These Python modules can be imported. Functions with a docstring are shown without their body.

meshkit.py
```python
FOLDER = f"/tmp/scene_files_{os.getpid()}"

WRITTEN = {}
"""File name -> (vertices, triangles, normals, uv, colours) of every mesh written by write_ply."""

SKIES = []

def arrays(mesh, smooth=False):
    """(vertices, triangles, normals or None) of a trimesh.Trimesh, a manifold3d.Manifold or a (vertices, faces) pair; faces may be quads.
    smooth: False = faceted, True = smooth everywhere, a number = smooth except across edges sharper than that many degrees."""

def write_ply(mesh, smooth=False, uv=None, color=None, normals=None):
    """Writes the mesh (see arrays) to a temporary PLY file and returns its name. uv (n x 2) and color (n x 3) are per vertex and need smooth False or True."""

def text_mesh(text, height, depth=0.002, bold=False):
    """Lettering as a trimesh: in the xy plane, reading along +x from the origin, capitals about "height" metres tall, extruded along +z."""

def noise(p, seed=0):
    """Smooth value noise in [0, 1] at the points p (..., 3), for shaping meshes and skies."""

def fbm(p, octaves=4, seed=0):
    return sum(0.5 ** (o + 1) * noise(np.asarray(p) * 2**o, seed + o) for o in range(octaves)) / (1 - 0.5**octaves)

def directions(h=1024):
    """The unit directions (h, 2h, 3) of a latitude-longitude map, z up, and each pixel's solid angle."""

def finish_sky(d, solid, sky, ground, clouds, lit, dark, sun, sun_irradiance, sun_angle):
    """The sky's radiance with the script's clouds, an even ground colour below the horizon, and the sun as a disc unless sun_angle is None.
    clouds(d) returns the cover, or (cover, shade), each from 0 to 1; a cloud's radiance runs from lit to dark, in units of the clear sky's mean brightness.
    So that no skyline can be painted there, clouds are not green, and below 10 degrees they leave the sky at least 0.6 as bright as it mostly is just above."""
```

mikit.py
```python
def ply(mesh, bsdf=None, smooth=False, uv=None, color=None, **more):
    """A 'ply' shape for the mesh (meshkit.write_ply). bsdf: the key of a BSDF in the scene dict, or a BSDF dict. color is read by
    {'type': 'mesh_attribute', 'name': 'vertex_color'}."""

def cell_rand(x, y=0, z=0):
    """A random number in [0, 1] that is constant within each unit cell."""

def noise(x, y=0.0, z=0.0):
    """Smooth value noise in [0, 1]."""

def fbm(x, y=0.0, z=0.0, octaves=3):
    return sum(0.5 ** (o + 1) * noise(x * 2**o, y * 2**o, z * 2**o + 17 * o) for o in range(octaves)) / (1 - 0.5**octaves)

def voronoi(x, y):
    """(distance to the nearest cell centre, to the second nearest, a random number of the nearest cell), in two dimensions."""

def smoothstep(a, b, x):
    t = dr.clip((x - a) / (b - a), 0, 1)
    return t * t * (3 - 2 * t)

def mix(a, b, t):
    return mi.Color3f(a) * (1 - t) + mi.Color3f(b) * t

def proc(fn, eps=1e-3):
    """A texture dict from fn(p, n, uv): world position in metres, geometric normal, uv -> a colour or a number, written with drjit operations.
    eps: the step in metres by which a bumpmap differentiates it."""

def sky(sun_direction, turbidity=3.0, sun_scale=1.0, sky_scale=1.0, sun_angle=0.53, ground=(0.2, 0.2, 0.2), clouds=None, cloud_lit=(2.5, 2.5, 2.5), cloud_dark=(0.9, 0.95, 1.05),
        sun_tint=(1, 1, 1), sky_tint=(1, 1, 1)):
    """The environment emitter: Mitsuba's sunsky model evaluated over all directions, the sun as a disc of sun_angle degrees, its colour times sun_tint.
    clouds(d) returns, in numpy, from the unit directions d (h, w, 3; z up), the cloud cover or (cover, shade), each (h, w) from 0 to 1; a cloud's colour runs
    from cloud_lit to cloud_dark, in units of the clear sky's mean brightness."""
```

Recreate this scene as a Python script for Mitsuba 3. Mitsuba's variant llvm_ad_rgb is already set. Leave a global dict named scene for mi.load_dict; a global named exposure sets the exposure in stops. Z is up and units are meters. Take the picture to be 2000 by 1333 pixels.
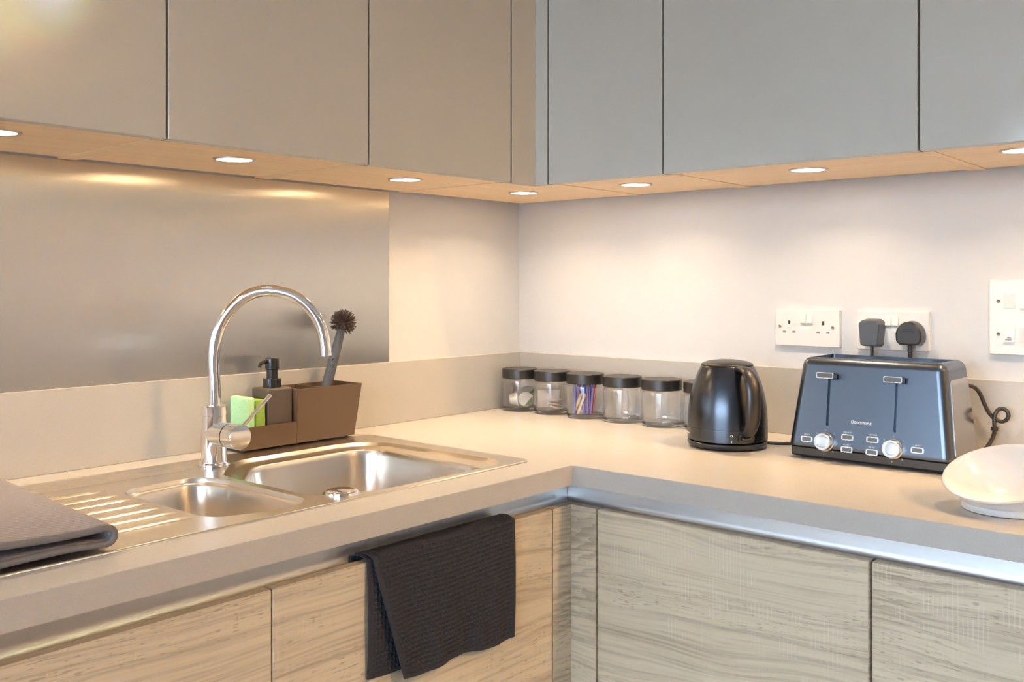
import math, random
import numpy as np, trimesh, shapely, drjit as dr, mitsuba as mi, manifold3d as m3
from shapely.geometry import Polygon, Point, box as sbox
import mikit, meshkit
from mikit import ply, proc, noise, fbm, smoothstep, mix
T = mi.ScalarTransform4f
scene, labels = {}, {}

# ---------------------------------------------------------------- camera, daylight, exposure (z = 0 is the top of the worktop)
F, CY, YAW = 1845.776, 558.7927, 0.7161
CAM = [-1.8302, -1.5683, 0.3024]
scene['camera'] = {'type': 'perspective', 'fov': math.degrees(2 * math.atan(1000 / F)), 'fov_axis': 'x', 'near_clip': 0.02, 'far_clip': 100.0,
    'principal_point_offset_x': 0.0, 'principal_point_offset_y': (666.5 - CY) / 1333,
    'to_world': T().look_at(origin=CAM, target=[CAM[0] + math.cos(YAW), CAM[1] + math.sin(YAW), CAM[2]], up=[0, 0, 1])}
scene['sky'] = mikit.sky([-0.5, 0.3, 0.8], turbidity=4.0, sun_scale=0.0, sky_scale=18.0, ground=(0.35, 0.35, 0.35),
    clouds=lambda d: (0.85 * np.ones(d.shape[:2]), 0.25 * np.ones(d.shape[:2])), cloud_lit=(4.9, 6.0, 7.2), cloud_dark=(3.4, 4.2, 5.0))
exposure = 0.10
LED = [48.0, 35.5, 21.0]            # radiance of the lamps under the wall cabinets
SPOT = [0.375, 0.292, 0.200]           # and the intensity of their beams
CEIL = [860.0, 500.0, 195.0]           # radiance of the room's ceiling lamps

# ---------------------------------------------------------------- helpers
def numbered(name):
    if name not in taken: taken.add(name); return name
    k = 1
    while f'{name}_{k:03d}' in taken: k += 1
    taken.add(f'{name}_{k:03d}'); return f'{name}_{k:03d}'
taken = set()
def thing(name, label, cat, group=None):
    key = numbered(name); labels[key] = {'label': label, 'category': cat}
    if group: labels[key]['group'] = group
    return key
def part(parent, name, mesh, bsdf, smooth=False, label=None, kind=None, to=None, **kw):
    key = numbered(parent + '__' + name)
    d = mesh if isinstance(mesh, dict) else ply(mesh, bsdf, smooth, **kw)
    scene[key] = dict(d, to_world=to) if to is not None else d
    if label: labels.setdefault(key, {})['label'] = label
    if kind: labels.setdefault(key, {})['kind'] = kind
    return key
def single(name, label, cat, mesh, bsdf, smooth=False, group=None, **kw):
    key = thing(name, label, cat, group); scene[key] = ply(mesh, bsdf, smooth, **kw); return key
def struct(name, mesh, bsdf, smooth=False, label=None):
    taken.add(name); scene[name] = ply(mesh, bsdf, smooth); labels[name] = {'kind': 'structure'}
    if label: labels[name]['label'] = label
    return name
def cat_(*ms): return trimesh.util.concatenate(list(ms))
def box(x0, x1, y0, y1, z0, z1):
    m = trimesh.creation.box((abs(x1 - x0), abs(y1 - y0), abs(z1 - z0)))
    m.apply_translation(((x0 + x1) / 2, (y0 + y1) / 2, (z0 + z1) / 2)); return m
def mf(m): return m3.Manifold(m3.Mesh(np.asarray(m.vertices, np.float32), np.asarray(m.faces, np.uint32)))
def tm(m):
    q = m.to_mesh(); return trimesh.Trimesh(q.vert_properties[:, :3], q.tri_verts, process=False)
def hull(pts): return trimesh.convex.convex_hull(np.asarray(pts, float))
def cbox(x0, x1, y0, y1, z0, z1, c=0.001):
    """box with chamfered edges"""
    lo, hi = np.minimum([x0, y0, z0], [x1, y1, z1]), np.maximum([x0, y0, z0], [x1, y1, z1])
    c = min(c, *(0.45 * (hi - lo)))
    p = []
    for k in range(3):
        a, b = lo + c, hi - c
        a[k], b[k] = lo[k], hi[k]
        p += [[(a, b)[i][0], (a, b)[j][1], (a, b)[l][2]] for i in (0, 1) for j in (0, 1) for l in (0, 1)]
    return hull(p)
def rbox(corners, r, seg=16):
    """rounded hull of spheres at the corners"""
    return tm(m3.Manifold.batch_hull([m3.Manifold.sphere(r, seg * 2).translate([float(v) for v in c]) for c in corners]))
def rb(x0, x1, y0, y1, z0, z1, r, seg=12):
    return rbox([(x, y, z) for x in (x0 + r, x1 - r) for y in (y0 + r, y1 - r) for z in (z0 + r, z1 - r)], r, seg)
def ext(poly, z0, z1):
    m = trimesh.creation.extrude_polygon(poly, z1 - z0, engine='earcut'); m.apply_translation((0, 0, z0)); return m
def lathe(profile, n=64):
    return trimesh.creation.revolve(np.asarray(profile, float), sections=n)
def at(m, x=0, y=0, z=0, rz=0):
    m = m.copy()
    if rz: m.apply_transform(trimesh.transformations.rotation_matrix(rz, (0, 0, 1)))
    m.apply_translation((x, y, z)); return m
def frame(m, o, ex, ey, ez):
    m = m.copy(); M = np.eye(4); M[:3, 0], M[:3, 1], M[:3, 2], M[:3, 3] = ex, ey, ez, o; m.apply_transform(M)
    if np.linalg.det(M[:3, :3]) < 0: m.invert()
    return m
def spline(pts, n):
    pts = np.asarray(pts, float)
    from scipy.interpolate import CubicSpline
    d = np.r_[0, np.cumsum(np.linalg.norm(np.diff(pts, axis=0), axis=1))]
    return CubicSpline(d, pts)(np.linspace(0, d[-1], n))
def tube(path, r, sides=16, cap=True, flat=None):
    """sweep of a circle (or an ellipse r x flat) along a path, with caps"""
    p = np.asarray(path, float); n = len(p); r = np.broadcast_to(r, (n,)); f2 = r if flat is None else np.broadcast_to(flat, (n,))
    t = np.gradient(p, axis=0); t /= np.linalg.norm(t, axis=1, keepdims=True)
    a = np.array([0, 0, 1.0]) if abs(t[0][2]) < 0.9 else np.array([1.0, 0, 0])
    u = np.cross(t[0], a); u /= np.linalg.norm(u); U = [u]
    for i in range(1, n):
        u = U[-1] - t[i] * (U[-1] @ t[i]); U.append(u / np.linalg.norm(u))
    U = np.array(U); V = np.cross(t, U)
    th = np.arange(sides) * 2 * np.pi / sides
    ring = p[:, None] + U[:, None] * (np.cos(th)[None, :, None] * r[:, None, None]) + V[:, None] * (np.sin(th)[None, :, None] * f2[:, None, None])
    v = ring.reshape(-1, 3); i, j = np.meshgrid(np.arange(n - 1), np.arange(sides), indexing='ij'); j2 = (j + 1) % sides
    q = np.stack([i * sides + j, i * sides + j2, (i + 1) * sides + j2, (i + 1) * sides + j], -1).reshape(-1, 4)
    fs = np.vstack([q[:, [0, 1, 2]], q[:, [0, 2, 3]]])
    if cap:
        v = np.vstack([v, p[0], p[-1]]); k = np.arange(sides); k2 = (k + 1) % sides
        fs = np.vstack([fs, np.stack([np.full(sides, n * sides), k2, k], 1), np.stack([np.full(sides, n * sides + 1), (n - 1) * sides + k, (n - 1) * sides + k2], 1)])
    return trimesh.Trimesh(v, fs, process=False)
def grid(P):
    """mesh of an (n, m, 3) array of points"""
    n, m = P.shape[:2]; i, j = np.meshgrid(np.arange(n - 1), np.arange(m - 1), indexing='ij')
    q = np.stack([i * m + j, (i + 1) * m + j, (i + 1) * m + j + 1, i * m + j + 1], -1).reshape(-1, 4)
    return trimesh.Trimesh(P.reshape(-1, 3), np.vstack([q[:, [0, 1, 2]], q[:, [0, 2, 3]]]), process=False)
def loft(rings, close_last=True):
    """rings: list of (n, 3) closed loops"""
    P = np.array(rings); k, n = P.shape[:2]; v = P.reshape(-1, 3)
    i, j = np.meshgrid(np.arange(k - 1), np.arange(n), indexing='ij'); j2 = (j + 1) % n
    q = np.stack([i * n + j, i * n + j2, (i + 1) * n + j2, (i + 1) * n + j], -1).reshape(-1, 4)
    fs = np.vstack([q[:, [0, 1, 2]], q[:, [0, 2, 3]]])
    if close_last:
        v = np.vstack([v, P[-1].mean(0)]); a = np.arange(n)
        fs = np.vstack([fs, np.stack([(k - 1) * n + a, (k - 1) * n + (a + 1) % n, np.full(n, k * n)], 1)])
    return trimesh.Trimesh(v, fs, process=False)
def rrect(x0, x1, y0, y1, r, seg=8): return sbox(x0 + r, y0 + r, x1 - r, y1 - r).buffer(r, quad_segs=seg)

# ---------------------------------------------------------------- materials
def mat(name, base, rough=0.5, spec=0.5, metal=0.0, coat=0.0, sheen=0.0, **kw):
    d = {'type': 'principled', 'base_color': base if isinstance(base, dict) else {'type': 'rgb', 'value': list(base)}, 'roughness': rough, 'specular': spec, 'metallic': metal}
    if coat: d.update(clearcoat=coat, clearcoat_gloss=kw.pop('gloss', 0.95))
    if sheen: d.update(sheen=sheen)
    scene[name] = {'type': 'twosided', 'bsdf': d}
    return name
def oak_fn(p, n, uv):
    side = dr.abs(n.y) > 0.5
    h = dr.select(side, p.x, p.y + 7.3)
    v = p.z
    slot = dr.select(side, dr.floor((p.x + 1.1448) * 1.8), dr.floor((p.y + 1.092) * 2.18) + 20)
    o = mikit.cell_rand(slot, 3.0) * 9.0
    h = h + o
    warp = fbm(h * 2.3, v * 5.5 + o, 2.0, 3)
    w = v + 0.075 * (warp - 0.5) + 0.015 * h
    ring = fbm(h * 1.2 + 3.0, w * 75.0, 1.0, 3)
    eye = smoothstep(0.48, 0.66, fbm(h * 1.8 + 2.0, v * 5.0, 11.0, 2))
    q = 95.0 * (v + 0.30 * fbm(h * 2.2, v * 3.0, 5.0, 2) + 0.006 * noise(h * 60.0, v * 200.0, 2.0))
    fr = q - dr.floor(q)
    cath = fr * smoothstep(1.0, 0.86, fr)
    fine = noise(h * 28.0, w * 1300.0, 3.0)
    mid = noise(h * 9.0, w * 330.0, 5.0)
    pore = smoothstep(0.74, 0.92, noise(h * 85.0, w * 850.0, 9.0)) * smoothstep(0.40, 0.62, fbm(h * 3.0, w * 20.0, 8.0, 2))
    ln = dr.abs(dr.sin(h * 520.0 + 2.5 * noise(h * 40.0, v * 3.0, 1.0)))
    saw = smoothstep(0.86, 0.98, ln) * smoothstep(0.50, 0.70, noise(h * 60.0, v * 45.0, 4.0)) * smoothstep(0.53, 0.64, fbm(h * 5.0, v * 10.0, 6.0, 2))
    t = dr.clip(0.46 * ring + 0.34 * eye * cath + 0.16 * fine + 0.26 * mid, 0, 1)
    c = mix([0.60, 0.515, 0.38], [0.30, 0.24, 0.165], smoothstep(0.30, 0.92, t))
    c = mix(c, [0.20, 0.15, 0.10], 0.45 * pore)
    return mix(c, [0.72, 0.66, 0.55], 0.30 * saw)
def beech_fn(p, n, uv):
    left = p.y > p.x + 0.0
    h = dr.select(left, p.x, p.y); w = dr.select(left, p.y, p.x)
    g = fbm(h * 3.0, w * 60.0, 1.0, 3); f = noise(h * 18.0, w * 500.0, 2.0)
    return mix([0.90, 0.68, 0.44], [0.80, 0.57, 0.345], dr.clip(0.75 * g + 0.3 * f - 0.05, 0, 1))
def laminate_fn(p, n, uv):
    s = noise(p.x * 900, p.y * 900, p.z * 900)
    return mix([0.445, 0.416, 0.378], [0.475, 0.446, 0.408], s)
def brushed_fn(p, n, uv):
    s = noise(p.x * 900, p.z * 6.0, 1.0)
    return 0.30 + 0.10 * s
mat('mat_oak', proc(oak_fn), 0.5, 0.35)
mat('mat_beech', proc(beech_fn), 0.42, 0.4)
mat('mat_laminate', proc(laminate_fn), 0.36, 0.5)
scene['mat_lacquer'] = {'type': 'twosided', 'bsdf': {'type': 'roughplastic', 'distribution': 'ggx', 'alpha': 0.02, 'int_ior': 1.62, 'diffuse_reflectance': {'type': 'rgb', 'value': [0.50, 0.485, 0.435]}}}
mat('mat_lacquer_edge', (0.43, 0.425, 0.385), 0.35, 0.4)
mat('mat_wall', (0.60, 0.592, 0.595), 0.55, 0.35)
mat('mat_ceiling', (0.86, 0.86, 0.85), 0.9, 0.1)
mat('mat_floor', (0.16, 0.125, 0.095), 0.5, 0.3)
mat('mat_far_wall', (0.26, 0.245, 0.225), 0.8, 0.2)
mat('mat_carcass', (0.55, 0.53, 0.50), 0.6, 0.3)
mat('mat_dark_gap', (0.05, 0.045, 0.04), 0.7, 0.2)
mat('mat_alu', (0.72, 0.73, 0.74), 0.42, 0.5, metal=1.0)
mat('mat_chrome', (0.93, 0.93, 0.94), 0.05, 0.5, metal=1.0)
mat('mat_satin_steel', (0.80, 0.79, 0.77), 0.20, 0.5, metal=1.0)
mat('mat_sink', (0.76, 0.70, 0.63), 0.27, 0.5, metal=1.0)
scene['mat_splash'] = {'type': 'twosided', 'bsdf': {'type': 'roughconductor', 'material': 'none', 'distribution': 'ggx', 'alpha_u': 0.22, 'alpha_v': 0.028,
    'specular_reflectance': {'type': 'rgb', 'value': [0.68, 0.63, 0.55]}}}
mat('mat_black_satin', (0.07, 0.067, 0.066), 0.33, 0.6, metal=0.8)
mat('mat_black_metal', (0.085, 0.095, 0.115), 0.25, 0.5, metal=1.0)
mat('mat_toaster', (0.135, 0.158, 0.195), 0.29, 0.5, metal=1.0)
mat('mat_side_gloss', (0.42, 0.38, 0.345), 0.13, 0.5, metal=1.0)
mat('mat_black_gloss', (0.015, 0.015, 0.015), 0.12, 0.6)
mat('mat_black_matte', (0.02, 0.02, 0.02), 0.6, 0.3)
mat('mat_cable', (0.03, 0.028, 0.027), 0.35, 0.5)
mat('mat_caddy', (0.125, 0.078, 0.046), 0.40, 0.5)
mat('mat_ceramic_grey', (0.085, 0.067, 0.055), 0.33, 0.5)
mat('mat_bronze', (0.22, 0.19, 0.17), 0.18, 0.5, metal=1.0)
mat('mat_white_plastic', (0.74, 0.72, 0.705), 0.3, 0.5)
mat('mat_white_print', (0.85, 0.85, 0.85), 0.5, 0.3)
mat('mat_grey_print', (0.16, 0.16, 0.16), 0.5, 0.3)
mat('mat_brass', (0.30, 0.27, 0.22), 0.35, 0.5, metal=1.0)
mat('mat_porcelain', (0.66, 0.655, 0.65), 0.14, 0.5, coat=0.5)
mat('mat_brush_grey', (0.070, 0.078, 0.092), 0.42, 0.5)
mat('mat_bristle', (0.075, 0.052, 0.045), 0.5, 0.4)
def sponge_fn(p, n, uv):
    h = smoothstep(0.62, 0.75, noise(p.x * 700, p.y * 700, p.z * 700))
    return mix([0.47, 0.77, 0.42], [0.40, 0.68, 0.33], h)
mat('mat_sponge', proc(sponge_fn), 0.9, 0.1)
def scourer_fn(p, n, uv):
    return mix([0.34, 0.50, 0.12], [0.22, 0.36, 0.06], noise(p.x * 800, p.y * 800, p.z * 800))
mat('mat_scourer', proc(scourer_fn), 0.9, 0.1)
def towel_fn(p, n, uv):
    return mix([0.022, 0.0235, 0.030], [0.052, 0.053, 0.063], noise(p.x * 1200, p.y * 1200, p.z * 1200))
mat('mat_towel', proc(towel_fn), 0.95, 0.1, sheen=0.6)
def drymat_fn(p, n, uv):
    s = 0.5 + 0.5 * dr.sin((p.x * 0.25 + p.y) * 2 * math.pi / 0.0085)
    w = noise(p.x * 900, p.y * 900, p.z * 900)
    return mix([0.20, 0.175, 0.175], [0.30, 0.27, 0.27], dr.clip(0.55 * s + 0.45 * w, 0, 1))
mat('mat_drymat', proc(drymat_fn), 0.9, 0.1, sheen=0.5)
mat('mat_piping', (0.15, 0.145, 0.15), 0.7, 0.2)
mat('mat_paper', (0.80, 0.72, 0.66), 0.6, 0.2)
mat('mat_pod', (0.82, 0.78, 0.70), 0.35, 0.4)
mat('mat_pod_lid', (0.70, 0.68, 0.64), 0.35, 0.5)
mat('mat_leaf_print', (0.16, 0.22, 0.10), 0.5, 0.3)
mat('mat_purple', (0.20, 0.11, 0.42), 0.3, 0.5)
mat('mat_blue_foil', (0.10, 0.14, 0.48), 0.3, 0.5)
mat('mat_red_foil', (0.60, 0.06, 0.05), 0.3, 0.5)
mat('mat_stick_wood', (0.62, 0.44, 0.26), 0.6, 0.2)
scene['mat_glass'] = {'type': 'thindielectric', 'int_ior': 1.5, 'ext_ior': 1.0}
scene['mat_solid_glass'] = {'type': 'dielectric', 'int_ior': 1.5, 'ext_ior': 1.0}
mat('mat_lamp_rim', (0.75, 0.74, 0.72), 0.3, 0.5, metal=1.0)

# ---------------------------------------------------------------- the room
XW, YW, ZF, ZC = -4.3, -3.5, -0.85, 1.30
struct('wall_left', box(XW, 0.12, 0.0, 0.12, ZF, ZC), 'mat_wall', label='white wall behind the sink, mostly covered by steel')
struct('wall_right', box(0.0, 0.12, YW, 0.0, ZF, ZC), 'mat_wall', label='white wall behind the toaster and sockets')
struct('wall_back', box(XW, 0.12, YW - 0.12, YW, ZF, ZC), 'mat_far_wall')
WY0, WY1, WZ0, WZ1 = -2.9, -0.25, -0.55, 1.16
struct('wall_front', cat_(box(XW - 0.12, XW, YW - 0.12, WY0, ZF, ZC), box(XW - 0.12, XW, WY1, 0.12, ZF, ZC), box(XW - 0.12, XW, WY0, WY1, ZF, WZ0), box(XW - 0.12, XW, WY0, WY1, WZ1, ZC)), 'mat_far_wall')
struct('floor', box(XW - 0.12, 0.12, YW - 0.12, 0.12, ZF - 0.1, ZF), 'mat_floor')
struct('ceiling', box(XW - 0.12, 0.12, YW - 0.12, 0.12, ZC, ZC + 0.1), 'mat_ceiling')
win = [box(XW - 0.09, XW - 0.03, y - 0.03, y + 0.03, WZ0, WZ1) for y in (WY0 + 0.03, (WY0 + WY1) / 2, WY1 - 0.03)] + [box(XW - 0.09, XW - 0.03, WY0, WY1, z, z + 0.06) for z in (WZ0, WZ1 - 0.06)]
struct('window_1', cat_(*win), 'mat_white_plastic')
pane = box(XW - 0.0605, XW - 0.0595, WY0 + 0.05, WY1 - 0.05, WZ0 + 0.05, WZ1 - 0.05)
q = grid(np.array([[[XW - 0.06, y, z] for z in (WZ0 + 0.05, WZ1 - 0.05)] for y in (WY0 + 0.05, WY1 - 0.05)]))
scene['window_1__pane'] = ply(q, 'mat_glass')

# ---------------------------------------------------------------- worktop with the sink's opening, upstands, steel splashback
WL, WR, TH = -0.60, -0.5614, 0.0336           # front edge on the left run (y) and on the right run (x), thickness
XL, YR = -1.95, -1.75                         # how far the runs go
def star(poly, c, n=240):
    th = np.arange(n) * 2 * np.pi / n; out = []
    for t in th:
        hit = poly.exterior.intersection(shapely.LineString([c, (c[0] + 2 * math.cos(t), c[1] + 2 * math.sin(t))]))
        out.append(max(((g.x - c[0]) ** 2 + (g.y - c[1]) ** 2) ** 0.5 for g in getattr(hit, 'geoms', [hit])))
    return th, np.array(out)
BIG_C, SMALL_C = (-0.81, -0.335), (-1.088, -0.357)
big_in = Polygon([(-0.905, -0.172), (-0.648, -0.172), (-0.645, -0.492), (-0.80, -0.507), (-0.985, -0.445), (-0.985, -0.27)]).buffer(-0.052).buffer(0.052, quad_segs=12)
big_out = big_in.buffer(0.033, quad_segs=16).intersection(sbox(-1.001, -0.508, -0.5, 0)).buffer(-0.045).buffer(0.045, quad_segs=16)
small_in = Polygon([(-1.162, -0.232), (-1.035, -0.218), (-1.021, -0.28), (-1.020, -0.485), (-1.075, -0.492), (-1.160, -0.468)]).buffer(-0.035).buffer(0.035, quad_segs=12)
small_out = small_in.buffer(0.007)
top_poly = Polygon([(XL, -0.002), (-0.002, -0.002), (-0.002, YR), (WR, YR), (WR, WL), (XL, WL)])
holes = big_out.buffer(0.001).union(small_out.buffer(0.001))
def bevel_slab(poly, z0, z1, c):
    return cat_(ext(poly, z0, z1 - c), ext(poly.buffer(-c, join_style=2), z1 - c, z1))
ring_out = np.array(top_poly.exterior.coords)[:-1]; ring_in = np.array(top_poly.buffer(-0.0008, join_style=2).exterior.coords)[:-1]
def order_like(a, b): return b[[np.argmin(((b - p) ** 2).sum(1)) for p in a]]
ring_in = order_like(ring_out, ring_in)
body = ext(top_poly.buffer(-0.0008, join_style=2).difference(holes), -TH, 0.0)
edge = loft([np.c_[ring_out, np.full(6, -TH)], np.c_[ring_out, np.full(6, -0.0008)], np.c_[ring_in, np.full(6, 0.0)]], False)
single('worktop', 'taupe laminate worktop running in an L around the corner', 'worktop', cat_(body, edge), 'mat_laminate')
UH, UT = 0.1357, 0.012
single('upstand', 'low taupe upstand behind the sink along the left wall', 'upstand', cbox(XL, -0.0005, -UT, -0.0005, 0.0002, UH, 0.0007), 'mat_laminate')
single('upstand', 'low taupe upstand behind jars, kettle and toaster', 'upstand', cbox(-UT, -0.0005, YR, -UT - 0.0002, 0.0002, UH, 0.0007), 'mat_laminate')
ZS, UL, UR = 0.5095, -0.323, -0.326           # underside of the wall cabinets, their door fronts
xs, zs = np.linspace(XL, -0.4426, 40), np.linspace(UH + 0.0005, ZS - 0.001, 20)
P = np.stack(np.meshgrid(xs, [-0.0032], zs, indexing='ij'), -1)[:, 0]
sp = grid(P)[0] if isinstance(grid(P), tuple) else grid(P)
uvs = np.stack([sp.vertices[:, 0], sp.vertices[:, 2]], 1)
t = thing('splashback', 'brushed stainless steel splashback sheet behind the tap', 'splashback')
part(t, 'sheet', sp, 'mat_splash', True, uv=uvs)
part(t, 'backing', box(XL, -0.4428, -0.0030, -0.0006, UH + 0.0005, ZS - 0.001), 'mat_carcass')

# ---------------------------------------------------------------- wall cabinets with recessed lamps
ZT = 1.23
def base_panel(x0, x1, y0, y1, spots):
    poly = sbox(x0, y0, x1, y1)
    for sx, sy in spots: poly = poly.difference(Point(sx, sy).buffer(0.0345, quad_segs=24))
    return ext(poly, ZS + 0.0015, ZS + 0.018)
lamps = []
G = 0.0016                                     # half the gap between doors
def wall_cab(run, a, b, spots, label, ends=True):
    """a..b along the run (x on the left wall, y on the right one)"""
    t = thing('wall_cabinet', label, 'cabinet', None)
    d, f = 0.018, (UL if run == 'L' else UR)
    bk = -0.016
    def B(u0, u1, w0, w1, z0, z1, c=0.0006):
        return cbox(u0, u1, w0, w1, z0, z1, c) if run == 'L' else cbox(w0, w1, u0, u1, z0, z1, c)
    part(t, 'door', B(a + G, b - G, f, f + d, ZS + 0.0005, ZT, 0.0012), 'mat_lacquer')
    for u in (a + 0.0003, b - 0.0153): part(t, 'side_panel', B(u, u + 0.015, f + d + 0.003, -0.004, ZS, ZT - 0.001), 'mat_beech')
    part(t, 'base_panel', base_panel(a + 0.0156, b - 0.0156, f + d + 0.003, bk, spots) if run == 'L' else base_panel(f + d + 0.003, bk, a + 0.0156, b - 0.0156, spots), 'mat_beech')
    part(t, 'top_panel', B(a + 0.0156, b - 0.0156, f + d + 0.003, -0.004, ZT - 0.019, ZT - 0.001), 'mat_carcass')
    part(t, 'back_panel', B(a + 0.0156, b - 0.0156, -0.012, -0.004, ZS + 0.0186, ZT - 0.02), 'mat_carcass')
    part(t, 'gap_strip', B(a + 0.0005, a + G, f + 0.012, f + 0.0195, ZS + 0.001, ZT - 0.002, 0.0001), 'mat_dark_gap')
    lamps.extend(spots)
wall_cab('L', -1.5121, -1.1417, [(-1.327, -0.203)], 'grey gloss wall cabinet at the far left, above the drying mat')
wall_cab('L', -1.1417, -0.7713, [(-0.957, -0.203)], 'grey gloss wall cabinet straight above the tap')
wall_cab('L', -0.7713, -0.4007, [(-0.573, -0.197)], 'taupe-looking wall cabinet beside the corner, above the end of the steel splashback')
wall_cab('R', -0.6291, -0.3564, [(-0.198, -0.485)], 'narrow gloss wall cabinet beside the corner, above the glass jars')
wall_cab('R', -1.0867, -0.6291, [(-0.205, -0.857)], 'wide grey gloss wall cabinet above the kettle and toaster')
wall_cab('R', -1.5443, -1.0867, [(-0.222, -1.209)], 'grey gloss wall cabinet at the right edge, with a window reflected in it')
t = thing('corner_cabinet', 'corner piece of the wall cabinets with two narrow filler panels', 'cabinet')
part(t, 'filler_panel', cbox(-0.4007 + G, UR - 0.00005, UL, UL + 0.018, ZS + 0.0005, ZT, 0.0003), 'mat_lacquer')
part(t, 'filler_panel', cbox(UR, UR + 0.018, -0.3564 + G, UL + 0.017, ZS + 0.0005, ZT, 0.0004), 'mat_lacquer')
part(t, 'base_panel', base_panel(-0.4004, -0.012, UL + 0.0186, -0.016, [(-0.218, -0.200)]), 'mat_beech')
part(t, 'base_strip', box(UR + 0.0186, -0.012, -0.3562, UL + 0.0165, ZS + 0.0010, ZS + 0.018), 'mat_beech')
part(t, 'top_panel', box(-0.4004, -0.012, UL + 0.0186, -0.016, ZT - 0.019, ZT - 0.001), 'mat_carcass')
part(t, 'gap_strip', box(-0.4005, -0.4007 + G, UL + 0.012, UL + 0.0185, ZS + 0.001, ZT - 0.002), 'mat_dark_gap')
part(t, 'gap_strip', box(UR + 0.012, UR + 0.0185, -0.3563, -0.3564 + G, ZS + 0.001, ZT - 0.002), 'mat_dark_gap')
lamps.append((-0.218, -0.200))
where = {-0.957: 'above and left of the tap', -0.573: 'above the end of the steel splashback', -0.218: 'in the soffit corner', -0.198: 'above the glass jars', -0.205: 'above the kettle and toaster', -0.222: 'cut by the right edge of the view', -1.327: 'above the drying mat'}
ring = lathe([(0.0285, 0.004), (0.0285, -0.0012), (0.0300, -0.0020), (0.0328, -0.0020), (0.0336, -0.0012), (0.0336, 0.010), (0.0300, 0.010), (0.0285, 0.004)], 48)
lens = lathe([(0.0, 0.0), (0.0283, 0.0), (0.0283, 0.002), (0.0, 0.002)], 40)
beams = []
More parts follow.
